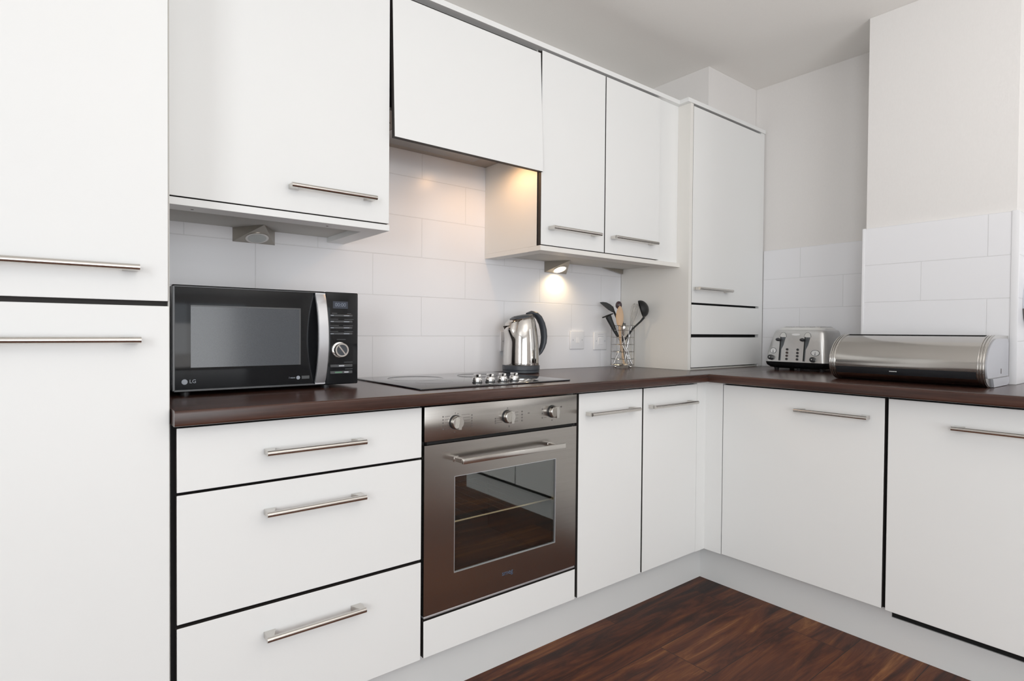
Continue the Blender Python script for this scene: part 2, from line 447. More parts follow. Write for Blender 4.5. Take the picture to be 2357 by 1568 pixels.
# flap leaning out at its foot
yb = YU-.019
mb = MB(); mb.prism([(-.0082, YU, 2.087), (-.0082, yb, 1.6535), (-.0082, yb+.018, 1.6527), (-.0082, YU+.018, 2.0862)], (.5918, 0, 0), front=('y-', 1))
link_mesh('door', mb, ('edge', 'white'), t)
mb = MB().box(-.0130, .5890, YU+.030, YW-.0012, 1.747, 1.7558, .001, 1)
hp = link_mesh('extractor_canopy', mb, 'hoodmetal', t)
mb = MB().box(.08, .50, .33, .50, 1.7455, 1.7468); link_mesh('grease_filter', mb, 'steel', hp)
mb = MB().cyl((.47, YU+.075, 1.7469), (.47, YU+.075, 1.744), .028, seg=24); link_mesh('hood_lamp', mb, 'hoodlamp', hp)
mb = MB().box(-.0125, -.0100, YU+.02, YU+.05, 1.690, 1.72); mb.cyl((-.0115, YU+.02, 1.70), (-.0115, YU+.01, 1.70), .003, seg=10); link_mesh('hinge_arm', mb, 'satin', t)

t = thing('wall_cabinet', 'white wall cabinet with two narrow doors above the kettle', 'cabinet', (1.01, .37, 1.372))
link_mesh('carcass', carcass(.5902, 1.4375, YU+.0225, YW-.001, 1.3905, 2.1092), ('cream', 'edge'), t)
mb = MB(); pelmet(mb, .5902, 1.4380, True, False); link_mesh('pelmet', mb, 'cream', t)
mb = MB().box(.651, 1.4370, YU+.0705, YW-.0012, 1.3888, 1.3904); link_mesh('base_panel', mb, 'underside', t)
add_door(t, 'door', .5917, .9305, 1.3936, 2.1005, (.6264, .8812), 1.4570, YU)
add_door(t, 'door', .9362, 1.2836, 1.3936, 2.1005, (.9679, 1.2380), 1.4580, YU)
mb = MB().box(1.2846, 1.4383, YU+.0175, YU+.0222, 1.3905, 2.1092); link_mesh('filler_panel', mb, 'white', t)
mb = MB().prism([(1.29, YW-.004, 1.3885), (1.43, YW-.004, 1.3885), (1.4365, YW-.004, 1.3885), (1.4365, YW-.004, 1.366), (1.425, YW-.004, 1.366)], (0, -.012, 0)); link_mesh('corner_bracket', mb, 'bronze', t)

# ------------------------------------------------------------------ dresser unit standing on the worktop
t = thing('dresser_cabinet', 'tall narrow white unit on the worktop corner: door above two drawers', 'cabinet', (1.765, .34, ZW))
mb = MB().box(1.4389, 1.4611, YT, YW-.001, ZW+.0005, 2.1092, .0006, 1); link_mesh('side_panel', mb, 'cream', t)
mb = MB().box(2.0575, 2.0935, YT+.002, YW-.001, ZW+.0005, 2.1092, .0006, 1); link_mesh('side_panel', mb, 'white', t)
link_mesh('carcass', carcass(1.4613, 2.0573, YT+.0200, YW-.001, ZW+.0005, 2.1092), ('white', 'gap'), t)
add_door(t, 'door', 1.4640, 2.0555, 1.2108, 2.1005, (1.4754, 1.7526), 1.2748, YT)
for z0, z1 in ((1.0662, 1.2012), (.9135, 1.0514)):
    link_mesh('drawer', door_panel(1.4640, 2.0555, z0, z1, YT), ('edge', 'white'), t)
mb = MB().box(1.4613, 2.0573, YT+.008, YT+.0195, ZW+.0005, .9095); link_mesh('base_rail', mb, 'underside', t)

mb = MB()
poly = [(-.6150, .1880), (1.4170, .1880), (1.4170, .1400), (2.0935, .1400), (2.0930, YW-.001), (-.6150, YW-.001)]
mb.prism([(x, y, 2.1095) for x, y in poly], (0, 0, .0180))
tag(link_mesh('cornice', mb, 'white'), 'long flat white cornice board running along the tops of the wall cabinets', 'cornice')

# ------------------------------------------------------------------ base cabinets, back run
t = thing('drawer_unit', 'white base unit of three drawers with bar handles beside the oven', 'drawer unit', (-.305, .27, ZB))
link_mesh('carcass', carcass(-.6120, -.0055, .0195, YW-.012, ZB, .8672), ('white', 'gap'), t)
for z0, z1 in ((.7200, ZT), (.4343, .7137), (.1515, .4258)):
    add_door(t, 'drawer', -.6031, -.0090, z0, z1, (-.4272, -.1858), {.7200: .7882, .4343: .6470, .1515: .3580}[z0])

t = thing('oven_housing_cabinet', 'white housing around the oven with a plain panel below it', 'cabinet', (.2975, .27, ZB))
mb = MB(); mb.box(-.0050, .0010, .0195, YW-.012, ZB, .8672, front=('y-', 1)); mb.box(.5945, .6010, .0195, YW-.012, ZB, .8672, front=('y-', 1)); mb.box(.0010, .5945, .0225, YW-.012, ZB, .2490, front=('y-', 1)); mb.box(.0010, .5945, .52, YW-.012, .249, .8672)
link_mesh('carcass', mb, ('white', 'gap'), t)
link_mesh('filler_panel', door_panel(.0005, .5930, .1515, .2556), ('edge', 'white'), t)

t = thing('base_cabinet', 'white base cabinet with two narrow doors right of the oven', 'cabinet', (.955, .27, ZB))
link_mesh('carcass', carcass(.6015, 1.3035, .0195, YW-.012, ZB, .8672), ('white', 'gap'), t)
add_door(t, 'door', .6052, .9440, .1515, ZT, (.6370, .8935), .7882)
add_door(t, 'door', .9520, 1.3010, .1515, ZT, (.9806, 1.2600), .7876)

mb = MB(); mb.box(1.3025, XC, .0006, .018, ZB, .8672); mb.box(XC, XC+.018, -.0790, .018, ZB, .8672)
tag(link_mesh('corner_post', mb, 'white'), 'white L-shaped filler post in the inner corner between the two runs', 'filler post')

# right-hand run (local x runs toward the viewer)
t = thing('base_cabinet', 'wide single-door white base cabinet next to the inner corner, below the toaster', 'cabinet', (XC+.2, -.38, ZB))
link_mesh('carcass', carcass(.0800, .6800, .0195, .42, ZB, .8672), ('white', 'gap'), t, frame=RIGHT)
add_door(t, 'door', .0822, .6750, .1515, ZT, (.3879, .6325), .7892, 0, RIGHT)
t = thing('base_cabinet', 'white base unit cut by the right edge, with a dark gap under its door', 'cabinet', (XC+.2, -.99, ZB))
mb = MB(); mb.box(.6815, 1.2835, .0195, .42, .1500, .8672, front=('y-', 1)); link_mesh('carcass', mb, ('white', 'gap'), t, frame=RIGHT)
add_door(t, 'door', .6860, 1.2810, .1500, ZT, (.8654, 1.110), .7864, 0, RIGHT)
t = thing('base_cabinet', 'white base cabinet beyond the right edge, seen only as a reflection in the oven door', 'cabinet', (XC+.2, -1.58, ZB))
link_mesh('carcass', carcass(1.2845, 1.88, .0195, .42, ZB, .8672), ('white', 'gap'), t, frame=RIGHT)
add_door(t, 'door', 1.2870, 1.878, .1515, ZT, (1.32, 1.56), .7882, 0, RIGHT)

mb = MB().box(-.6145, 1.4150, .0509, .0660, .0005, .1490)
tag(link_mesh('plinth', mb, 'plinth'), 'pale grey-white kickboard under the oven and back base units', 'plinth')
mb = MB(); mb.box(1.4152, 1.4300, -.690, .0660, .0005, .1490); mb.box(1.4152, 1.4300, -1.88, -.690, .0005, .1130); mb.mi = 1; mb.box(1.4200, 1.4300, -1.88, -.6900, .1132, .1490)  # black strip stands in for the shaded void above the lowered kickboard
tag(link_mesh('plinth', mb, ('plinth', 'gap')), 'pale grey-white kickboard under the right-hand base units', 'plinth')

# ------------------------------------------------------------------ worktop
t = thing('worktop', 'dark walnut L-shaped worktop along the back and right runs', 'worktop', (.4, .25, ZW))
z0 = .8676
def top_profile(y0, y1):      # rounded front edge profile in (depth, z)
    r = .006; pr = []
    for k in range(6): a = PI/2*k/5; pr.append((y0+r-r*math.sin(a), z0+r-r*math.cos(a)))
    for k in range(6): a = PI/2*k/5; pr.append((y0+r-r*math.cos(a), ZW-r+r*math.sin(a)))
    pr += [(y1, ZW), (y1, z0)]
    return pr
mb = MB(); mb.prism([(-.6128, y, z) for y, z in top_profile(-.0421, YW+.009)], (XR+.007+.6128, 0, 0))
link_mesh('worktop_section', mb, 'worktop_x', t)
mb = MB(); mb.prism([(x, -.0421, z) for x, z in top_profile(1.3154, XCH-.0075)], (0, -1.85, 0))
mb.box(XCH-.0075, XR+.007, -.4512, -.0421, z0, ZW); mb.box(XCH-.0075, XR+.007, -1.8921, -.9335, z0, ZW)
link_mesh('worktop_section', mb, 'worktop_y', t)

# ------------------------------------------------------------------ oven
t = thing('built_in_oven', 'stainless steel single oven with three knobs and a glass door', 'oven', (.2975, .25, .26))
mb = MB(); mb.box(.0016, .0100, .0215, .515, .2565, .8600); mb.box(.5850, .5938, .0215, .515, .2565, .8600); mb.box(.0100, .5850, .0215, .515, .2565, .2700); mb.box(.0100, .5850, .0215, .515, .755, .8600); mb.box(.0100, .5850, .5, .515, .27, .755)
link_mesh('oven_cavity', mb, 'cavity', t)
panel = link_mesh('control_panel', MB().box(.0000, .5945, 0, .021, .7605, .8590, .0012, 2), 'steel', t)
for x, z, a in ((.1015, .8083, .12), (.2930, .8083, .05), (.4806, .8090, 0)):
    kb = MB(); kb.cyl((x, 0, z), (x, -.0040, z), .0212, .0206, 36)
    kb.mi = 1
    c = Vector((x, -.0040, z)); kb.lathe(c, [(.0190, 0), (.0190, .0135), (.0176, .0150)], 36, (0, -1, 0))
    d = Vector((math.sin(a), 0, math.cos(a))); n = Vector((d.z, 0, -d.x)); cc = Vector((x, -.0180, z))
    pts = [cc+d*.0182+n*.0050, cc+d*.0182-n*.0050, cc-d*.0182-n*.0050, cc-d*.0182+n*.0050]
    kb.prism(pts, (0, -.0115, 0))
    link_mesh('knob', kb, ('black', 'knobmetal'), panel)
mb = MB(); ym = -.0004
def dash(x0, x1, z, h=.0009): mb.box(x0, x1, ym, .001, z-h/2, z+h/2)
def ringmark(x, z, s=.0034): mb.lathe((x, .0005, z), [(s, 0), (s, .0009)], 14, (0, -1, 0))
for i in range(5): dash(.066, .080+.002*abs(i-2), .8270-i*.0089); dash(.0585, .0615, .8270-i*.0089, .004)
for i in range(5): dash(.123-.001*i, .152, .8275-i*.0085); dash(.158, .1612, .8240-i*.0084, .004)
dash(.1000, .1030, .8345, .0022); dash(.1090, .1115, .8315, .0022); dash(.0985, .1010, .7795, .0030)
for i in range(3): dash(.252, .272, .8055-i*.0068); dash(.2448, .2490, .8055-i*.0068, .0042)
for i in range(4): dash(.315, .336, .8190-i*.0096); dash(.3495, .3540, .8190-i*.0096, .0046)
dash(.2915, .2945, .8345, .0024); dash(.2985, .3015, .7770, .0060); dash(.3755, .3830, .8118, .0030)
for i in range(3): dash(.443, .456, .8195-i*.0140); dash(.4355, .4395, .8195-i*.0140, .0046)
dash(.5, .517, .8215); dash(.5190, .5240, .8215, .0050); dash(.4785, .4820, .7800, .0040); dash(.500, .512, .800)
link_split('control_marking', mb, 'mark', panel)
# door: steel frame round the glass
mb = MB(); x0, x1, zb_, zt_ = .0000, .5935, .2690, .7500; wx0_, wx1_, wz0_, wz1_ = .1012, .4978, .3700, .6497
for a in ((x0, x1, wz1_, zt_), (x0, x1, zb_, wz0_), (x0, wx0_, wz0_, wz1_), (wx1_, x1, wz0_, wz1_)): mb.box(a[0], a[1], 0, .0195, a[2], a[3])
door = link_mesh('door', mb, 'steel', t)
mb = MB()
for a in ((wx0_-.0008, wx1_+.0008, wz1_-.0002, wz1_+.0012), (wx0_-.0008, wx1_+.0008, wz0_-.0012, wz0_+.0002), (wx0_-.0012, wx0_+.0002, wz0_, wz1_), (wx1_-.0002, wx1_+.0012, wz0_, wz1_)): mb.box(a[0], a[1], -.0006, .004, a[2], a[3])
link_mesh('window_trim', mb, 'silver', door)
mb = MB().face([(wx0_-.002, .0040, wz0_-.002), (wx1_+.002, .0040, wz0_-.002), (wx1_+.002, .0040, wz1_+.002), (wx0_-.002, .0040, wz1_+.002)])
link_mesh('window_pane', mb, 'ovenglass', door, keep_normals=True)
mb = MB(); zc = .7012
mb.box(.0990, .4990, -.0480, -.0390, zc-.0075, zc+.0075, .0012, 2)
for a, b_ in ((.0990, .1110), (.4620, .4740)): mb.box(a, b_, -.040, -.003, zc-.0060, zc+.0060, .001, 1)
for a, b_ in ((.0960, .1140), (.4590, .4770)): mb.box(a, b_, -.0035, .0005, zc-.0080, zc+.0080, .001, 1)
link_mesh('handle', mb, 'satin', door)
text('maker_lettering', 'smeg', .021, (.2979, -.0003, .3203), (1, 0, 0), (0, 0, 1), 'logoblue', door)
link_mesh('bottom_trim', MB().box(.0000, .5900, -.0012, .0210, .2628, .2684, .0008, 1), 'silver', t)
link_mesh('gap_shade', MB().box(.0100, .5840, .004, .021, .7515, .7600), 'gap', t)  # black strip filling the gap over the door, standing for its shade
zr = .4905
mb = MB(); mb.tube([(.012, .072, zr), (.583, .072, zr)], .0028, 8); mb.mi = 1
mb.tube([(.012, .46, zr), (.583, .46, zr)], .0018, 8)
for i in range(15): xx = .03+i*.0382; mb.tube([(xx, .072, zr), (xx, .46, zr)], .0010, 6)
for xx in (.012, .583): mb.tube([(xx, .072, zr), (xx, .46, zr)], .0016, 6)
link_mesh('oven_rack', mb, ('rack', 'black'), t)  # all but the front bar coloured black to look dim in the cavity

# ------------------------------------------------------------------ hob
t = thing('ceramic_hob', 'black glass hob with a row of four chrome knobs set in the worktop', 'hob', (.30, .28, ZW))
link_mesh('glass_plate', MB().box(.0060, .5970, .0350, .4980, ZW+.0004, ZW+.0056, .0018, 2), 'hobglass', t)
zk = ZW+.0056
for x, y in ((.2433, .0935), (.2920, .0905), (.3395, .0875), (.3860, .0845)):
    mb = MB(); mb.cyl((x, y, zk), (x, y, zk+.0045), .0165, .0160, 32)
    mb.mi = 1; mb.lathe((x, y, zk+.0045), [(.0145, 0), (.0152, .004), (.0150, .012), (.0135, .0145)], 32)
    mb.box(x-.0045, x+.0045, y-.0150, y+.0150, zk+.017, zk+.0285, .0015, 2)
    link_mesh('knob', mb, ('black', 'chrome'), t)
mb = MB()
for x, y, r in ((.17, .36, .095), (.43, .36, .075), (.15, .20, .06), (.46, .17, .07)):
    mb.tube([(x+r*math.cos(2*PI*k/48), y+r*math.sin(2*PI*k/48), zk-.0002) for k in range(48)], .0005, 5, True)
link_split('cooking_zone_ring', mb, 'btn', t)

# ------------------------------------------------------------------ microwave
FY = .2500; mx0, mx1, mz0, mz1 = -.5770, -.0878, .9115, 1.1840
t = thing('microwave', 'black microwave with a silver bowed handle and dial on the worktop', 'microwave', ((mx0+mx1)/2, .38, ZW))
link_mesh('casing', MB().box(mx0+.003, mx1-.001, FY+.020, YW-.012, mz0+.001, mz1-.0005, .004, 2), 'black', t)
xs = -.1885
mdoor = link_mesh('door', MB().box(mx0, xs-.0006, FY, FY+.0195, mz0, mz1, .0035, 3), 'blackgloss', t)
mb = MB(); mb.box(mx0+.0005, mx0+.006, FY-.0012, FY+.001, mz0+.004, mz1-.004, .0005, 1); mb.box(mx0+.004, xs-.004, FY-.0012, FY+.001, mz0+.0015, mz0+.0065, .0005, 1); mb.box(mx0+.004, xs-.004, FY-.0012, FY+.001, mz1-.0058, mz1-.0030, .0005, 1)
link_mesh('door_rim', mb, 'btn', mdoor)
link_mesh('window_pane', MB().box(-.5357, -.2595, FY-.0008, FY+.001, .9735, 1.1330), 'mwwindow', mdoor)
mb = MB(); mb.box(-.2640, -.2595, FY-.0011, FY+.001, .9735, 1.1330); mb.box(-.5357, -.2640, FY-.0011, FY+.001, 1.1295, 1.1330)
link_split('window_trim', mb, 'btn', mdoor)
# bowed handle
loops = []
n = 24
for k in range(n+1):
    u = k/n; z = .9160+u*(1.1785-.9160); bow = math.sin(PI*u)**.75*.034
    yb = FY-.004-bow; th = .007; w0, w1 = -.2205, -.1915
    loops.append([(w0, yb, z), (w0+.002, yb-.0018, z), (w1-.002, yb-.0018, z), (w1, yb, z), (w1, yb+th, z), (w0, yb+th, z)])
mb = MB().loft(loops, smooth=False)
for f in mb.bm.faces: f.smooth = False
mb.box(-.2205, -.1915, FY-.008, FY+.0005, .9160, .9225); mb.box(-.2205, -.1915, FY-.008, FY+.0005, 1.1720, 1.1785)
link_mesh('handle', mb, 'silver', mdoor)
mb = MB(); mb.lathe((-.5496, FY+.0005, .9376), [(.0068, 0), (.0068, .0010)], 28, (0, -1, 0)); link_mesh('logo_disc', mb, 'logo', mdoor)
text('maker_lettering', 'LG', .0128, (-.5312, FY-.0004, .9380), (1, 0, 0), (0, 0, 1), 'logo', mdoor)
text('badge_lettering', 'I wave', .0066, (-.2832, FY-.0004, .9370), (1, 0, 0), (0, 0, 1), 'logo', mdoor)
mb = MB(); mb.lathe((-.2661, FY+.0005, .9365), [(.0052, 0), (.0052, .0010)], 24, (0, -1, 0)); mb.mi = 1
mb.box(-.2565, -.2345, FY-.0006, FY+.0005, .9325, .9412); link_mesh('badge', mb, ('logo', 'btn'), mdoor)
cp = link_mesh('control_panel', MB().box(xs+.0006, mx1, FY, FY+.0195, mz0, mz1, .0035, 3), 'blackgloss', t)
dsp = link_mesh('display', MB().box(-.1660, -.1205, FY-.0007, FY+.001, 1.1360, 1.1570), 'display', cp)
text('display_digits', '00:00', .0150, (-.1432, FY-.0009, 1.1465), (1, 0, 0), (0, 0, 1), 'digit', cp)
for i, z in enumerate((1.1152, 1.0973, 1.0790, 1.0615)):
    mb = MB(); mb.box(-.1744, -.1060, FY-.0016, FY+.001, z-.0030, z+.0030, .0010, 1)
    mb.mi = 1; mb.box(-.1735, -.1640, FY-.0019, FY, z-.0012, z+.0012); mb.box(-.1330, -.1160, FY-.0019, FY, z-.0009, z+.0011)
    link_mesh('button', mb, ('btn', 'logo'), cp)
mb = MB()
for z, a, b_ in ((1.1216, -.169, -.153), (1.1216, -.122, -.110), (1.1040, -.1744, -.150), (1.1040, -.131, -.102), (1.0855, -.1744, -.148), (1.0855, -.134, -.104), (1.0680, -.1744, -.150), (1.0680, -.131, -.104), (1.0442, -.154, -.127), (.9765, -.132, -.105), (.9562, -.128, -.105)):
    mb.box(a, b_, FY-.0005, FY+.001, z-.0009, z+.0009)
link_split('printed_caption', mb, 'btn', cp)
for z, segs in ((.9663, [(-.1478, -.1315, 'btnwhite')]), (.9470, [(-.1595, -.1380, 'btngreen'), (-.1314, -.1180, 'btnwhite')])):
    mb = MB(); mb.box(-.1740, -.1056, FY-.0016, FY+.001, z-.0042, z+.0042, .0010, 1)
    for i, s_ in enumerate(segs): mb.mi = 1+i; mb.box(s_[0], s_[1], FY-.0020, FY, z-.0016, z+.0018)
    link_mesh('button', mb, ['btn']+[s_[2] for s_ in segs], cp)
mb = MB(); c = (-.1462, FY+.0005, 1.0137)
mb.lathe(c, [(.0232, 0), (.0232, .004), (.0215, .0050)], 40, (0, -1, 0)); mb.mi = 0
mb.lathe((c[0], FY-.0040, c[2]), [(.0195, 0), (.0202, .010), (.0208, .017), (.0200, .0185), (.0158, .0185)], 40, (0, -1, 0), cap=False)
mb.mi = 1; mb.lathe((c[0], FY-.0205, c[2]), [(.0160, 0), (.0157, .0012)], 40, (0, -1, 0))
mb.mi = 0
d = Vector((.62, 0, -.785)); nn = Vector((.785, 0, .62)); cc = Vector((c[0], FY-.0216, c[2]))
mb.prism([cc+d*.0150+nn*.0018, cc+d*.0150-nn*.0018, cc-d*.0150-nn*.0018, cc-d*.0150+nn*.0018], (0, -.0012, 0))
link_mesh('dial', mb, ('chrome', 'navy'), cp)
for x, y in ((-.545, .275), (-.178, .275), (-.12, .50), (-.545, .50)):
    link_mesh('foot', MB().cyl((x, y, ZW+.0003), (x, y, mz0+.002), .011, .012, 18), 'black', t)

# ------------------------------------------------------------------ kettle
KX, KY = .706, .440
rgt = Vector((math.cos(.6704), -math.sin(.6704), 0)); fwd = Vector((math.sin(.6704), math.cos(.6704), 0))
t = thing('electric_kettle', 'polished steel kettle with dark base, lid and handle on the worktop', 'kettle', (KX, KY, ZW))
sp = (-rgt*.87-fwd*.49).normalized(); hd = -sp
KC = Vector((KX, KY, 0))
link_mesh('base', MB().lathe((KX, KY, ZW+.0003), [(.072, 0), (.0765, .003), (.0765, .012), (.0755, .013), (.0775, .014), (.0775, .030), (.0760, .0325)], 56), 'navy', t)
bodyprof = [(.0750, .0330), (.0755, .036), (.0752, .060), (.0742, .090), (.0722, .120), (.0690, .150), (.0645, .178), (.0585, .203), (.0525, .221), (.0480, .2285)]
def ktilt(p, z):
    w_ = max(0, min(1, (z-ZW-.150)/.075)); w_ = w_*w_*(3-2*w_)
    return z-.215*(Vector((p[0], p[1], 0))-KC).dot(sp)*w_
def tiltmb(mb):
    for v in mb.bm.verts: v.co.z = ktilt(v.co, v.co.z)
    return mb
def kettle_loop(r, h):
    L = []
    f = max(0, min(1, (h-.125)/.075)); f = f*f*(3-2*f)
    for k in range(64):
        a = 2*PI*k/64; dv = Vector((math.cos(a), math.sin(a), 0))
        c = max(0, dv.dot(sp)); bulge = f*.0175*max(0, (c-.80)/.20)**1.0 if h < .222 else .6*f*.0175*max(0, (c-.80)/.20)
        p = KC+dv*(r+bulge); L.append((p.x, p.y, ktilt(p, ZW+h)))
    return L
prof2 = []
for (r0, h0), (r1, h1) in zip(bodyprof, bodyprof[1:]):
    for k in range(3): prof2.append((r0+(r1-r0)*k/3, h0+(h1-h0)*k/3))
prof2.append(bodyprof[-1])
body = link_mesh('body', MB().loft([kettle_loop(r, h) for r, h in prof2]), 'kettlesteel', t)
# V shaped pouring beak standing off the body
mb = MB(); tip = KC+sp*.0850; pd = Vector((-sp.y, sp.x, 0))
A = Vector((tip.x, tip.y, ZW+.2060)); B1 = KC+sp*.048+pd*.031; B2 = KC+sp*.048-pd*.031; Fp = KC+sp*.0675
zt = ZW+.2080
loops = []
for k in range(7):
    u = k/6; z = ZW+.150+u*.058; w = .004+.024*u; o_ = (KC+sp*(.0665+.0195*u)); i_ = KC+sp*(.060-.008*u)
    p = [i_+pd*w, o_*.55+i_*.45+pd*w*.75, o_, o_*.55+i_*.45-pd*w*.75, i_-pd*w]
    loops.append([(q.x, q.y, z) for q in p])
mb.loft(loops, smooth=False); tiltmb(mb); link_mesh('spout', mb, 'kettlesteel', t)
mb = MB(); mb.lathe((KX, KY, ZW+.2275), [(.0485, 0), (.0480, .004), (.0400, .0085), (.0200, .0110), (.0001, .0115)], 48); tiltmb(mb)
lid = link_mesh('lid', mb, 'navy', t)
p = KC+sp*.012
mb = MB(); mb.lathe((p.x, p.y, ZW+.2362), [(.0230, 0), (.0225, .0025), (.0140, .0020), (.0001, .0016)], 32); tiltmb(mb); link_mesh('lid_grip', mb, 'black', lid)
# handle: arching from the lid hinge to low on the body
pts = [(.030, .2440), (.048, .2490), (.068, .2440), (.086, .2290), (.1000, .2050), (.1085, .1780), (.1120, .1500), (.1100, .1250), (.1030, .1030), (.0920, .0830), (.0800, .0700)]
wid = [.015, .017, .018, .0185, .018, .018, .0175, .017, .0155, .013, .010]; thk = [.006, .009, .0115, .0125, .0130, .013, .0125, .0115, .010, .008, .005]
loops = []
for i, (r, h) in enumerate(pts):
    a = pts[max(0, i-1)]; b_ = pts[min(len(pts)-1, i+1)]; tg = Vector((b_[0]-a[0], b_[1]-a[1])).normalized(); nr = Vector((tg.y, -tg.x))
    L = []
    for k in range(14):
        an = 2*PI*k/14; u = math.cos(an)*thk[i]; v = math.sin(an)*wid[i]
        q = KC+hd*(r+nr.x*u)+pd*v; L.append((q.x, q.y, ZW+h+nr.y*u))
    loops.append(L)
link_mesh('handle', MB().loft(loops), 'navy', t)

# ------------------------------------------------------------------ utensil basket
PX, PY = 1.345, .445; PC = Vector((PX, PY, 0))
def P(l, d, z): q = PC+rgt*l+fwd*d; return (q.x, q.y, z)
t = thing('utensil_basket', 'round chrome wire basket holding the cooking tools', 'basket', (PX, PY, ZW))
def circ(r, z, n=36): return [P(r*math.cos(2*PI*k/n), r*math.sin(2*PI*k/n), z) for k in range(n)]
mb = MB()
for z in (1.0820, 1.0480, 1.0135, .9790, .9440, .9160): mb.tube(circ(.0565, z), .0013, 6, True)
mb.tube(circ(.050, .9148), .0013, 6, True); mb.tube(circ(.030, .9148), .0012, 6, True)
link_mesh('wire_ring', mb, 'wire', t)
for j in range(4):
    a0 = .35+j*PI/2; a1 = a0+.95; r = .0548
    L = []
    for s_, aa in ((0, a0), (1, a1)):
        pass
    pa = lambda a, z: P(r*math.cos(a), r*math.sin(a), z)
    L = [pa(a0, .914), pa(a0, 1.092), pa(a0+.06, 1.100), pa(a0+.16, 1.1045)]+[pa(a0+.16+(a1-a0-.32)*k/5, 1.1045) for k in range(1, 6)]+[pa(a1-.06, 1.100), pa(a1, 1.092), pa(a1, .914)]
    link_mesh('wire_hoop', MB().tube(L, .0013, 6), 'wire', t)
mb = MB()
for j in range(6):
    a = j*PI/6; mb.tube([P(.0565*math.cos(a), .0565*math.sin(a), .9150), P(-.0565*math.cos(a), -.0565*math.sin(a), .9150)], .0011, 6)
link_mesh('wire_floor', mb, 'wire', t)
for j in range(4):
    a = -.9+j*PI/2; q = P(.050*math.cos(a), .050*math.sin(a), ZW+.0066); link_mesh('ball_foot', MB().sphere(q, .0063, u=14, v=10), 'chrome', t)
G = 'cooking tools in the wire basket'
def tool(name, label, cat): return thing(name, label, cat, P(0, 0, .92), G)
# wooden spoon
u_ = tool('wooden_spoon', 'pale wooden spoon standing upright at the middle front of the basket', 'spoon')
mb = MB(); mb.rings([(P(.002, -.030, .921), .0050), (P(-.010, -.034, .985), .0056), (P(-.0195, -.038, 1.055), .0062), (P(-.022, -.040, 1.110), .0075)], 14)
link_mesh('shaft', mb, 'woodspoon', u_)
mb = MB(); loops = []
for k in range(13):
    u = k/12; z = 1.104+u*.094; w = .0185*math.sin(PI*min(1, .14+.86*u*.98))**.62*(1 if u < .97 else .7); w = max(w, .002)
    L = []
    for j in range(16): an = 2*PI*j/16; L.append(P(-.0225+w*math.cos(an), -.040+.0055*math.sin(an)+.002*math.sin(PI*u), z))
    loops.append(L)
link_mesh('spoon_head', MB_ := mb.loft(loops), 'woodspoon', u_)
# dark rounded spoon behind it
u_ = tool('serving_spoon', 'dark plum round-topped spoon just behind the wooden spoon', 'spoon')
link_mesh('spoon_head', MB().sphere(P(-.0225, -.008, 1.203), .0155, 1, 1, 1.25), 'purple', u_)
link_mesh('shaft', MB().rings([(P(.010, .000, .921), .0032), (P(-.010, -.002, 1.08), .0036), (P(-.021, -.008, 1.190), .0048)], 12), 'blackmatt', u_)
# leaf shaped turner at the upper left
u_ = tool('spatula', 'black leaf-shaped spatula leaning out at upper left of the basket', 'spatula')
out2 = [(-.113, 1.2165), (-.098, 1.2185), (-.080, 1.2165), (-.062, 1.2080), (-.046, 1.1955), (-.0405, 1.1800), (-.043, 1.1690), (-.052, 1.1700), (-.070, 1.1800), (-.092, 1.1970), (-.108, 1.2110)]
mb = MB(); mb.prism([P(l, .004+.10*(l+.045), z) for l, z in out2], fwd*.0035); link_mesh('blade', mb, 'blackmatt', u_)
mb = MB(); mb.rings([(P(-.044, .004, 1.175), .0048), (P(-.024, .004, 1.130), .0052), (P(-.006, .003, 1.070), .0056), (P(.004, .002, 1.030), .0060)], 12); link_mesh('grip', mb, 'blackmatt', u_)
link_mesh('shaft', MB().rings([(P(.004, .002, 1.034), .0034), (P(.046, -.004, .921), .0034)], 12), 'wire', u_)
# masher with a flat head
u_ = tool('potato_masher', 'black tool with a tilted flat oval head, left of the wooden spoon', 'masher')
c = Vector(P(-.0775, -.026, 1.1515)); ax = (rgt*(-.38)+fwd*.10+Vector((0, 0, .92))).normalized()
mb = MB(); mb.lathe(c, [(.0345, -.0022), (.036, 0), (.0345, .0026)], 32, ax, sy=.62); link_mesh('head_plate', mb, 'blackmatt', u_)
loops = []
for (l, z, w) in ((-.0755, 1.1490, .0150), (-.0660, 1.1270, .0128), (-.0520, 1.0980, .0105), (-.0400, 1.0740, .0085), (-.0270, 1.0500, .0060)):
    L = []
    for j in range(14): an = 2*PI*j/14; q = Vector(P(l, -.026+.014*0, z))+(rgt*.88+Vector((0, 0, .46)))*w*math.cos(an)+fwd*.0075*math.sin(an); L.append(tuple(q))
    loops.append(L)
link_mesh('neck', MB().loft(loops), 'blackmatt', u_)
link_mesh('shaft', MB().rings([(P(-.0275, -.024, 1.052), .0036), (P(.040, -.030, .921), .0036)], 12), 'wire', u_)
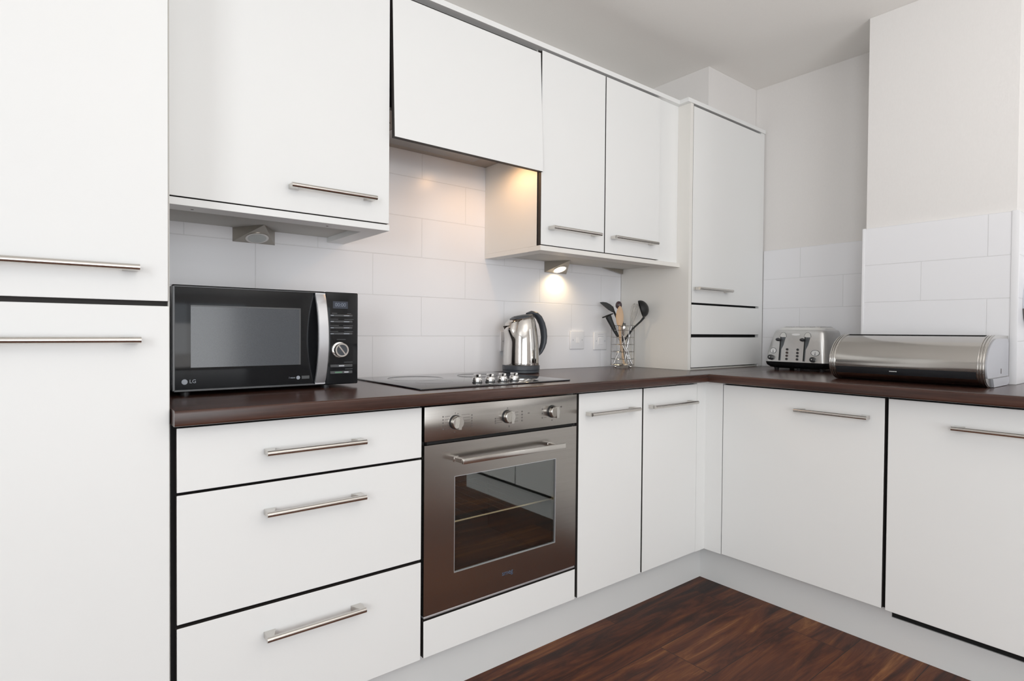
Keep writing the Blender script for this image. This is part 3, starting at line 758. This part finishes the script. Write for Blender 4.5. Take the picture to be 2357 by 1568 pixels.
# ladle
u_ = tool('ladle', 'black soup ladle leaning out at upper right of the basket', 'ladle')
c = Vector(P(.0790, -.030, 1.1835)); ax = (rgt*(-.93)+fwd*(.12)+Vector((0, 0, -.30))).normalized(); R_ = .0430
prof = [(R_*math.sin(PI/2*k/9), -R_*.86*math.cos(PI/2*k/9)) for k in range(10)]+[(R_-.0022, .0002)]+[((R_-.0026)*math.sin(PI/2*k/9), -(R_*.86-.0026)*math.cos(PI/2*k/9)) for k in range(9, -1, -1)]
link_mesh('bowl', MB().lathe(c, prof, 36, ax, cap=False), 'blackmatt', u_)
link_mesh('grip', MB().rings([(P(.0960, -.030, 1.1460), .0055), (P(.080, -.028, 1.126), .0045), (P(.044, -.020, 1.090), .0042), (P(.016, -.012, 1.048), .0048), (P(.006, -.012, 1.036), .0050)], 12), 'blackmatt', u_)
link_mesh('shaft', MB().rings([(P(.007, -.012, 1.039), .0032), (P(-.046, -.016, .921), .0032)], 12), 'wire', u_)
# whisk
u_ = tool('whisk', 'thin wire balloon whisk between the wooden spoon and the ladle', 'whisk')
a_ = Vector(P(.0440, .022, 1.098)); b_ = Vector(P(.0680, .022, 1.212)); ax = (b_-a_); Ln = ax.length; ax.normalize(); s1 = ax.cross(fwd).normalized(); s2 = ax.cross(s1)
mb = MB()
for j in range(4):
    an = j*PI/4; sd = s1*math.cos(an)+s2*math.sin(an)
    L = []
    for k in range(21):
        ph = PI*k/20; w = .0160*math.sin(ph)**.8*(1 if k <= 10 else 1); up_ = (1-math.cos(2*ph))/2
        sg = 1 if k <= 10 else -1
        h = Ln*math.sin(ph)**.9; ww = .0185*math.sin(min(PI, 2*ph if k <= 10 else 2*(PI-ph)))**.75*.9+.002
        L.append(a_+ax*h+sd*sg*ww*(1 if 0 < k < 20 else .6) if k != 10 else a_+ax*Ln)
    mb.tube(L, .0007, 5)
link_mesh('wire_loop', mb, 'chrome', u_)
link_mesh('grip', MB().rings([(P(.0450, .022, 1.102), .0060), (P(.0280, .018, 1.02), .0062), (P(.012, .012, .921), .0055)], 14), 'wire', u_)
# short chrome tool with a black cross top
u_ = tool('kitchen_tool', 'short tool with a chrome bulb and black T-shaped top, in the basket', 'kitchen tool')
mb = MB(); mb.rings([(P(-.006, -.020, 1.136), .0026), (P(-.006, -.020, 1.116), .0060), (P(-.004, -.020, 1.1105), .0066)], 12); mb.rings([(P(-.014, -.021, 1.1125), .0024), (P(.009, -.020, 1.1125), .0030)], 10)
link_mesh('grip', mb, 'black', u_)
link_mesh('bulb', MB().lathe(P(-.001, -.021, 1.054), [(.004, 0), (.0075, .012), (.0125, .030), (.0145, .043), (.0120, .052), (.006, .0565)], 24), 'chrome', u_)
link_mesh('shaft', MB().rings([(P(-.001, -.021, 1.058), .0034), (P(.022, -.040, .921), .0030)], 12), 'wire', u_)

# ------------------------------------------------------------------ toaster (faces left, toward -X)
TX, TYL = 1.850, -.0007
t = thing('toaster', 'four-slot brushed steel toaster with a black base in the alcove corner', 'toaster', (1.95, -.14, ZW))
def rrect(x0, x1, y0, y1, r, z, n=6):
    L = []
    for cx, cy, a0 in ((x1-r, y1-r, 0), (x0+r, y1-r, PI/2), (x0+r, y0+r, PI), (x1-r, y0+r, 3*PI/2)):
        for k in range(n+1): a = a0+PI/2*k/n; L.append((cx+r*math.cos(a), cy+r*math.sin(a), z))
    return L
tl = TYL; tr = -.2790
loops = [rrect(1.850, 2.060, tr, tl, .022, .941), rrect(1.851, 2.060, tr+.0005, tl-.0005, .024, .950), rrect(1.855, 2.058, tr+.003, tl-.004, .026, .985), rrect(1.860, 2.054, tr+.007, tl-.014, .028, 1.030), rrect(1.8665, 2.049, tr+.012, tl-.026, .030, 1.075), rrect(1.870, 2.045, tr+.016, tl-.032, .030, 1.086), rrect(1.877, 2.038, tr+.023, tl-.040, .028, 1.0905)]
body = link_mesh('body', MB().loft(loops), 'toaster', t)
loops = [rrect(1.880, 2.036, tr+.025, tl-.042, .030, 1.0895), rrect(1.884, 2.032, tr+.028, tl-.048, .030, 1.0975), rrect(1.892, 2.025, tr+.036, tl-.056, .028, 1.1015)]
crown = link_mesh('top_crown', MB().loft(loops), 'toasterlight', t)
for i in range(4):
    y = -.083-i*.047; mb = MB(); mb.box(1.895, 2.020, y-.012, y+.012, 1.1000, 1.1045, .002, 2); link_mesh('slot_collar', mb, 'toaster', crown)
    mb = MB(); mb.box(1.900, 2.015, y-.0075, y+.0075, 1.1040, 1.1050); link_mesh('bread_slot', mb, 'gap', crown)
loops = [rrect(1.880, 2.040, tr+.035, tl-.030, .03, .9105), rrect(1.860, 2.052, tr+.014, tl-.012, .03, .9150), rrect(1.850, 2.060, tr+.002, tl-.001, .026, .9260), rrect(1.847, 2.062, tr-.001, tl+.003, .024, .9400), rrect(1.849, 2.061, tr, tl+.001, .024, .9415)]
link_mesh('base', MB().loft(loops), 'blackgloss', t)
for x, y in ((1.880, -.045), (1.880, -.150), (1.880, -.250), (2.03, -.045), (2.03, -.245)):
    link_mesh('foot', MB().cyl((x, y, ZW+.0003), (x, y, .914), .0095, .012, 16), 'black', t)
def tf(u, z, out=0): # point on the sloping front
    pr = [(.941, 1.850), (.950, 1.851), (.985, 1.855), (1.030, 1.860), (1.075, 1.8665), (1.086, 1.870)]
    x = 1.870
    for (za, xa), (zb2, xb) in zip(pr, pr[1:]):
        if za <= z <= zb2: x = xa+(xb-xa)*(z-za)/(zb2-za)
    return Vector((x-out, TYL-u, z))
nrm = Vector((-1, 0, .13)).normalized()
def tdisc(mb, u, z, ru, rz, o0, o1, n=24):
    mb.prism([tf(u+ru*math.cos(2*PI*k/n), z+rz*math.sin(2*PI*k/n))+nrm*o0 for k in range(n)], nrm*(o1-o0))
for u in (.0702, .1818):
    mb = MB(); n = 14
    dark = [(u-.0040, .9460), (u+.0062, .9460), (u+.0068, .9994), (u+.0160, 1.0200), (u+.0235, 1.0560), (u-.0005, 1.0560), (u-.0030, 1.0300)]
    mb.prism([tf(a, b)+nrm*-.002 for a, b in dark], nrm*.0026); mb.mi = 1
    half = [(u+.0105+.0150*math.cos(PI*k/n), 1.0560+.0215*math.sin(PI*k/n)) for k in range(n+1)]
    mb.prism([tf(a, b)+nrm*-.001 for a, b in half], nrm*.0018); mb.mi = 0
    outl = [tf(u+.0105+.0156*math.cos(PI*k/n), 1.0560+.0222*math.sin(PI*k/n))+nrm*.0006 for k in range(n+1)]
    mb.tube(outl, .0009, 6); mb.mi = 2
    mb.prism([tf(u-.0030, .949), tf(u+.0020, .949), tf(u+.0016, 1.058), tf(u-.0020, 1.058)], nrm*.0012)
    mb.mi = 0
    link_mesh('lever_slot', mb, ('slotgrey', 'toasterlight', 'gap'), body)
    q = tf(u-.0065, 1.0430)+nrm*.0130; q2 = tf(u, 1.0450)
    mb = MB(); mb.sphere(q, .0098, 1, 1.15, .80); mb.cyl(q2-nrm*.001, q, .0035, seg=10); link_mesh('lever', mb, 'black', body)
for cu in (.1045, .1530):
    for z in (.9990, .9840, .9695, .9545):
        mb = MB(); tdisc(mb, cu, z, .0056, .0054, -.001, .0030, 20); link_mesh('button', mb, 'redlight' if cu < .12 and .96 < z < .99 else 'black', body)
mb = MB()
for z in (.9990, .9840, .9695, .9545):
    for a, b_ in ((.1135, .1175), (.1225, .1350), (.1405, .1445)): mb.prism([tf(a, z-.0008), tf(b_, z-.0008), tf(b_, z+.0008), tf(a, z+.0008)], nrm*.0004)
link_split('printed_caption', mb, 'greyplastic', body)
for u, z, ru, rz in ((.0390, .9920, .0150, .0140), (.2310, .9860, .0195, .0140)):
    mb = MB(); tdisc(mb, u, z, ru, rz, -.001, .0010, 32); mb.mi = 1; tdisc(mb, u, z, ru*.86, rz*.84, 0, .0016, 32); mb.mi = 0
    mb.prism([tf(u-.0022, z-.010)+nrm*.0015, tf(u+.0022, z-.010)+nrm*.0015, tf(u+.0004, z+.006)+nrm*.0015, tf(u-.0004, z+.006)+nrm*.0015], nrm*.0006)
    link_mesh('gauge', mb, ('slotgrey', 'logowhite'), body)
for u, z in ((.0310, .9600), (.2240, .9555)):
    mb = MB(); c = tf(u, z); mb.lathe(c-nrm*.001, [(.0120, 0), (.0125, .006), (.0115, .0145), (.009, .0165)], 28, nrm); mb.mi = 1; mb.lathe(c+nrm*.0155, [(.0020, 0), (.0020, .0012)], 10, nrm)
    link_mesh('knob', mb, ('black', 'chrome'), body)
mb = MB(); tdisc(mb, .1400, 1.0680, .0190, .0050, -.001, .0016, 28); link_mesh('nameplate', mb, 'logowhite', body)

# ------------------------------------------------------------------ roll-top bread bin (faces left)
BY0, BY1 = -.9110, -.4460
t = thing('bread_bin', 'steel roll-top bread bin with a black strip on the right-hand worktop', 'bread bin', (1.63, (BY0+BY1)/2, ZW))
def curve(off):      # front profile (x,z) from bottom front to the top back
    base = [(1.566, .9035), (1.540, .9075), (1.514, .918), (1.496, .934), (1.487, .952), (1.4845, .972), (1.4885, .993), (1.499, 1.014), (1.517, 1.034), (1.540, 1.050), (1.566, 1.0615), (1.592, 1.0685), (1.612, 1.0710)]
    fine = []
    for i in range(len(base)-1):
        q0, q1, q2, q3 = [Vector(base[max(0, min(len(base)-1, i+k))]) for k in (-1, 0, 1, 2)]
        for k in range(4):
            u = k/4; v_ = .5*((2*q1)+(q2-q0)*u+(2*q0-5*q1+4*q2-q3)*u*u+(3*q1-q0-3*q2+q3)*u**3); fine.append((v_.x, v_.y))
    base = fine+[base[-1]]
    out_ = []
    for i, (x, z) in enumerate(base):
        a = base[max(0, i-1)]; b_ = base[min(len(base)-1, i+1)]; tg = Vector((b_[0]-a[0], b_[1]-a[1])).normalized(); nx, nz = -tg.y, tg.x
        out_.append((x+nx*off, z+nz*off))
    return out_
def slab(mb, y0, y1, off, xback, zcap=None):
    c = curve(off); pl = c+[(xback, c[-1][1]), (xback, .9030+abs(min(0, off))*.5), (1.575, .9030+abs(min(0, off))*.5)]
    mb.prism([(x, y0, max(z, ZW+.0004)) for x, z in pl], (0, y1-y0, 0))
mb = MB(); slab(mb, BY0+.020, BY1-.020, -.0045, 1.770); link_mesh('inner_shell', mb, 'black', t)
# roll cover: thin curved sheet
c0 = curve(-.0015); c1 = curve(-.0040)
mb = MB(); loops = []
for y in (BY0+.0215, BY1-.0215): pass
ring = [(x, z) for x, z in c0[1:]]+[(x, z) for x, z in c1[1:][::-1]]
mb.prism([(x, BY0+.0215, z) for x, z in ring], (0, BY1-BY0-.043, 0), smooth=True)
cover = link_mesh('roll_cover', mb, 'binsteel', t)
link_mesh('back_lip', MB().box(1.606, 1.616, BY0+.0215, BY1-.0215, 1.0655, 1.0722), 'gap', t)
link_mesh('top_panel', MB().box(1.616, 1.7700, BY0+.0215, BY1-.0215, 1.0640, 1.0705), 'binsteel', t)
# black strip following the sheet
i0 = [(x, z) for x, z in curve(-.0008) if .930 < z < .956]
ss = curve(-.0010); st = []
def at_z(cv, z):
    for (xa, za), (xb, zb2) in zip(cv, cv[1:]):
        if za <= z <= zb2: f = (z-za)/(zb2-za); return xa+f*(xb-xa)
zs_ = [.9300, .9360, .9420, .9480, .9540]
mb = MB(); pl = [(at_z(curve(-.0006), z), z) for z in zs_]+[(at_z(curve(-.0016), z), z) for z in zs_[::-1]]
mb.prism([(x, BY0+.0225, z) for x, z in pl], (0, BY1-BY0-.045, 0)); link_mesh('black_strip', mb, 'black', cover)
xx = at_z(curve(-.0004), .9435)
text('maker_lettering', 'brabantia', .0062, (xx-.0002, -.6560, .9432), (0, -1, 0), (.28, 0, .96), 'logowhite', cover)
for y0, y1, lab in ((BY1-.022, BY1, None), (BY0, BY0+.022, None)):
    mb = MB(); slab(mb, y0, y1, 0, 1.7740); mb2 = mb
    for k, yy in enumerate((y0+.004, y0+.011, y0+.018)):
        cv = curve(.0012); mb.tube([(x, yy, max(z, ZW+.0020)) for x, z in cv], .0017, 8)
    cap = link_mesh('end_cap', mb, 'binsteel', t)
# pale side cheek with its foot
mb = MB(); c = curve(-.010); pl = [(x, z) for x, z in c if z > .938]; pl = [(pl[0][0]+.006, .934)]+pl+[(1.752, c[-1][1]), (1.768, c[-1][1]-.012), (1.770, .934)]
mb.prism([(x, BY0+.0005, z) for x, z in pl], (0, -.0035, 0)); link_mesh('side_cheek', mb, 'greyplastic', t)
mb = MB(); mb.prism([(1.572, BY0+.0005, .9035), (1.556, BY0+.0005, .931), (1.768, BY0+.0005, .931), (1.768, BY0+.0005, .9120), (1.745, BY0+.0005, .9035)], (0, -.007, 0)); link_mesh('side_foot', mb, 'greyplastic', t)
mb = MB(); mb.box(1.668, 1.673, BY0-.0040, BY0-.002, .944, .961); link_mesh('side_mark', mb, 'mark', t)

# ------------------------------------------------------------------ switches and sockets
def plate(name, label, cat, x, z, w=.086, h=.086, group='white plates on the tiled wall', kind='switch'):
    t = thing(name, label, cat, (x, YW, z), group)
    f = YW-.0005
    pl = link_mesh('face_plate', MB().box(x-w/2, x+w/2, f-.0095, f, z-h/2, z+h/2, .003, 3), 'whiteplastic', t)
    if kind == 'switch':
        mb = MB(); mb.prism([(x-.008, f-.0090, z-.013), (x-.008, f-.0140, z-.013), (x-.008, f-.0105, z+.013), (x-.008, f-.0090, z+.013)], (.016, 0, 0)); link_split('rocker', mb, 'whiteplastic', t)
    elif kind == 'spur':
        mb = MB(); mb.box(x-.017, x+.013, f-.0125, f-.009, z-.018, z+.016, .001, 1); link_mesh('fuse_carrier', mb, 'whiteplastic', t)
        mb = MB(); mb.box(x-.020, x+.020, f-.0099, f-.009, z+.0315, z+.0335); mb.box(x-.018, x+.020, f-.0099, f-.009, z+.0215, z+.0238); link_split('printed_caption', mb, 'greyplastic', t)
    else:
        mb = MB()
        for dx in (-.037, .037): mb.box(x+dx-.0125, x+dx+.0125, f-.0125, f-.009, z+.013, z+.031, .001, 1)
        link_split('rocker', mb, 'whiteplastic', t)
        mb = MB()
        for dx in (-.037, .037):
            mb.box(x+dx-.003, x+dx+.003, f-.0099, f-.009, z-.003, z+.005)
            for ddx in (-.011, .011): mb.box(x+dx+ddx-.003, x+dx+ddx+.003, f-.0099, f-.009, z-.024, z-.018)
        link_split('pin_hole', mb, 'gap', t)
    mb = MB()
    for dx in (-.0300, .0300) if w < .1 else (-.06, .06): mb.lathe((x+dx, f-.009, z), [(.0032, 0), (.0032, .0010)], 14, (0, -1, 0))
    link_split('screw', mb, 'greyplastic', t)
plate('wall_switch', 'square white rocker switch on the tiles, right of the kettle', 'switch', 1.1255, 1.0345, .090, .086)
plate('outlet_plate', 'square white wall plate with two printed lines, beside the wire basket', 'wall plate', 1.2830, 1.0290, .090, .086, kind='spur')
plate('outlet_plate', 'white wall plate half hidden behind the kettle', 'wall plate', .7420, 1.0305, .146, .086, kind='socket')

# ------------------------------------------------------------------ wedge lamps under the wall cabinets
def wedge_lamp(label, x0, x1, apex, lit):
    zt, zb_ = 1.3885, 1.3455 if not lit else 1.3405
    yb_ = YW-.0008
    t = thing('wedge_lamp', label, 'lamp', ((x0+x1)/2, yb_, zt), 'triangular lamps under the wall cabinets')
    TL, TR, BL, BR = Vector((x0, yb_, zt)), Vector((x1, yb_, zt)), Vector((x0, yb_, zb_)), Vector((x1, yb_, zb_)); A = Vector((apex[0], apex[1], zt))
    mb = MB()
    mb.face([TL, TR, A]); mb.face([A, TL, BL]); mb.face([A, BR, TR]); mb.face([TL, BL, BR, TR]); mb.face([A, BL, BR])
    bmesh.ops.remove_doubles(mb.bm, verts=mb.bm.verts, dist=1e-5)
    body = link_mesh('housing', mb, 'bronze', t)
    n = (BL-A).cross(BR-A).normalized()
    if n.z > 0: n = -n
    c = A*.30+(BL+BR)*.35
    mb = MB(); mb.lathe(c-n*.001, [(.0335, 0), (.0335, .0025), (.0300, .0034), (.0265, .0026)], 36, n, cap=False); link_mesh('bezel', mb, 'satin', body)
    mb = MB(); mb.lathe(c-n*.0005, [(.0268, 0), (.0268, .0026), (.015, .0034), (.0005, .0036)], 36, n); ln = link_mesh('lens', mb, 'lampon' if lit else 'lampoff', body)
    return c, n
c1, n1 = wedge_lamp('unlit brushed metal wedge lamp on the wall above the microwave', -.3735, -.2470, (-.3096, .4266), False)
c2, n2 = wedge_lamp('lit wedge lamp glowing warm above the kettle', .9204, 1.0560, (.9764, .4316), True)

# ------------------------------------------------------------------ white fitting at the right picture edge
t = thing('wall_fitting', 'rounded white plastic fitting on the side tiles, cut by the right edge', 'wall fitting', (1.950, -.9320, 1.19))
mb = MB(); mb.lathe((1.950, -.9318, 1.1900), [(.088, 0), (.090, .006), (.086, .022), (.070, .034), (.030, .041), (.0005, .042)], 48, (0, -1, 0)); fb = link_mesh('cover', mb, 'shadedwhite', t)
mb = MB(); mb.tube([(1.950+.0935*math.cos(a), -.9345, 1.19+.0935*math.sin(a)) for a in [PI*1.08+PI*.6*k/18 for k in range(19)]], .0022, 8); link_mesh('lower_arc', mb, 'mark', t)  # dark arc round the lower edge of the cover

# ------------------------------------------------------------------ lights
def area(name, loc, target, sx, sy, power, col=(1, 1, 1)):
    l = bpy.data.lights.new(name, 'AREA'); l.shape = 'RECTANGLE'; l.size = sx; l.size_y = sy; l.energy = power; l.color = col
    o = bpy.data.objects.new(name, l); COL.objects.link(o); o.location = loc
    d = Vector(target)-Vector(loc); o.rotation_euler = d.to_track_quat('-Z', 'Y').to_euler()
    return o
area('window_daylight', (-.8, YREAR-.12, 1.30), (-.8, 0, 1.30), 2.8, 1.7, 35, (.86, .93, 1.0))
area('side_daylight', (X0+.03, -2.1, 1.45), (1.5, -1.0, 1.35), 1.7, 1.5, 70, (.93, .97, 1.0))
area('doorway_light', (XR-.02, -2.12, 1.15), (-.3, -.6, 1.15), .34, 1.9, 8, (.97, .99, 1.0))
area('added_ceiling_fill', (.25, -2.5, 1.40), (.32, -2.35, 3), 1.2, 1.2, 42, (1.0, .985, .96))  # added upward fill that brightens the ceiling, no real lamp stands here
area('room_fill', (-.5, -2.9, .85), (.1, .5, 1.05), 1.6, 1.0, 16, (1, .98, .96))
def spot(name, loc, tgt, power, col, ang, blend=.6, r=.015):
    l = bpy.data.lights.new(name, 'SPOT'); l.energy = power; l.color = col; l.spot_size = ang; l.spot_blend = blend; l.shadow_soft_size = r
    o = bpy.data.objects.new(name, l); COL.objects.link(o); o.location = loc
    o.rotation_euler = (Vector(tgt)-Vector(loc)).to_track_quat('-Z', 'Y').to_euler()
warm = (1, .72, .40)
p = c2+n2*.006
spot('wedge_lamp_light', p, p+n2*1.0+Vector((0, .35, -.3)), 3.4, warm, math.radians(150), .8)
spot('hood_lamp_light', (.47, YU+.075, 1.742), (.48, YU+.13, .9), 5.2, (1, .55, .24), math.radians(165), .6, .025)

w = bpy.data.worlds.new('world'); scn.world = w; w.use_nodes = True
w.node_tree.nodes['Background'].inputs[0].default_value = (.85, .92, 1, 1); w.node_tree.nodes['Background'].inputs[1].default_value = .6

# ------------------------------------------------------------------ camera
F, yaw, pit, rol = 1324.9018, .6704, -.0156, .0079
cy_, sy_ = math.cos(yaw), math.sin(yaw)
f3 = Vector((sy_*math.cos(pit), cy_*math.cos(pit), math.sin(pit))); r3 = Vector((cy_, -sy_, 0)); u3 = r3.cross(f3)
rr = math.cos(rol)*r3+math.sin(rol)*u3; uu = -math.sin(rol)*r3+math.cos(rol)*u3
cam = bpy.data.cameras.new('camera'); co = bpy.data.objects.new('camera', cam); COL.objects.link(co)
cam.sensor_fit = 'HORIZONTAL'; cam.sensor_width = 36; cam.lens = F/2357*36; cam.clip_start = .02; cam.clip_end = 50
co.matrix_world = Matrix(((rr.x, uu.x, -f3.x, -.8048), (rr.y, uu.y, -f3.y, -1.4044), (rr.z, uu.z, -f3.z, 1.0720), (0, 0, 0, 1)))
scn.camera = co

scn.view_settings.view_transform = 'Standard'; scn.view_settings.look = 'None'; scn.view_settings.exposure = -0.27; scn.view_settings.gamma = 1.15
scn.cycles.adaptive_threshold = .03; scn.cycles.max_bounces = 8; scn.cycles.diffuse_bounces = 4; scn.cycles.glossy_bounces = 4; scn.cycles.transmission_bounces = 4; scn.cycles.transparent_max_bounces = 8
scn.cycles.sample_clamp_indirect = 4.0; scn.cycles.caustics_reflective = False; scn.cycles.caustics_refractive = False
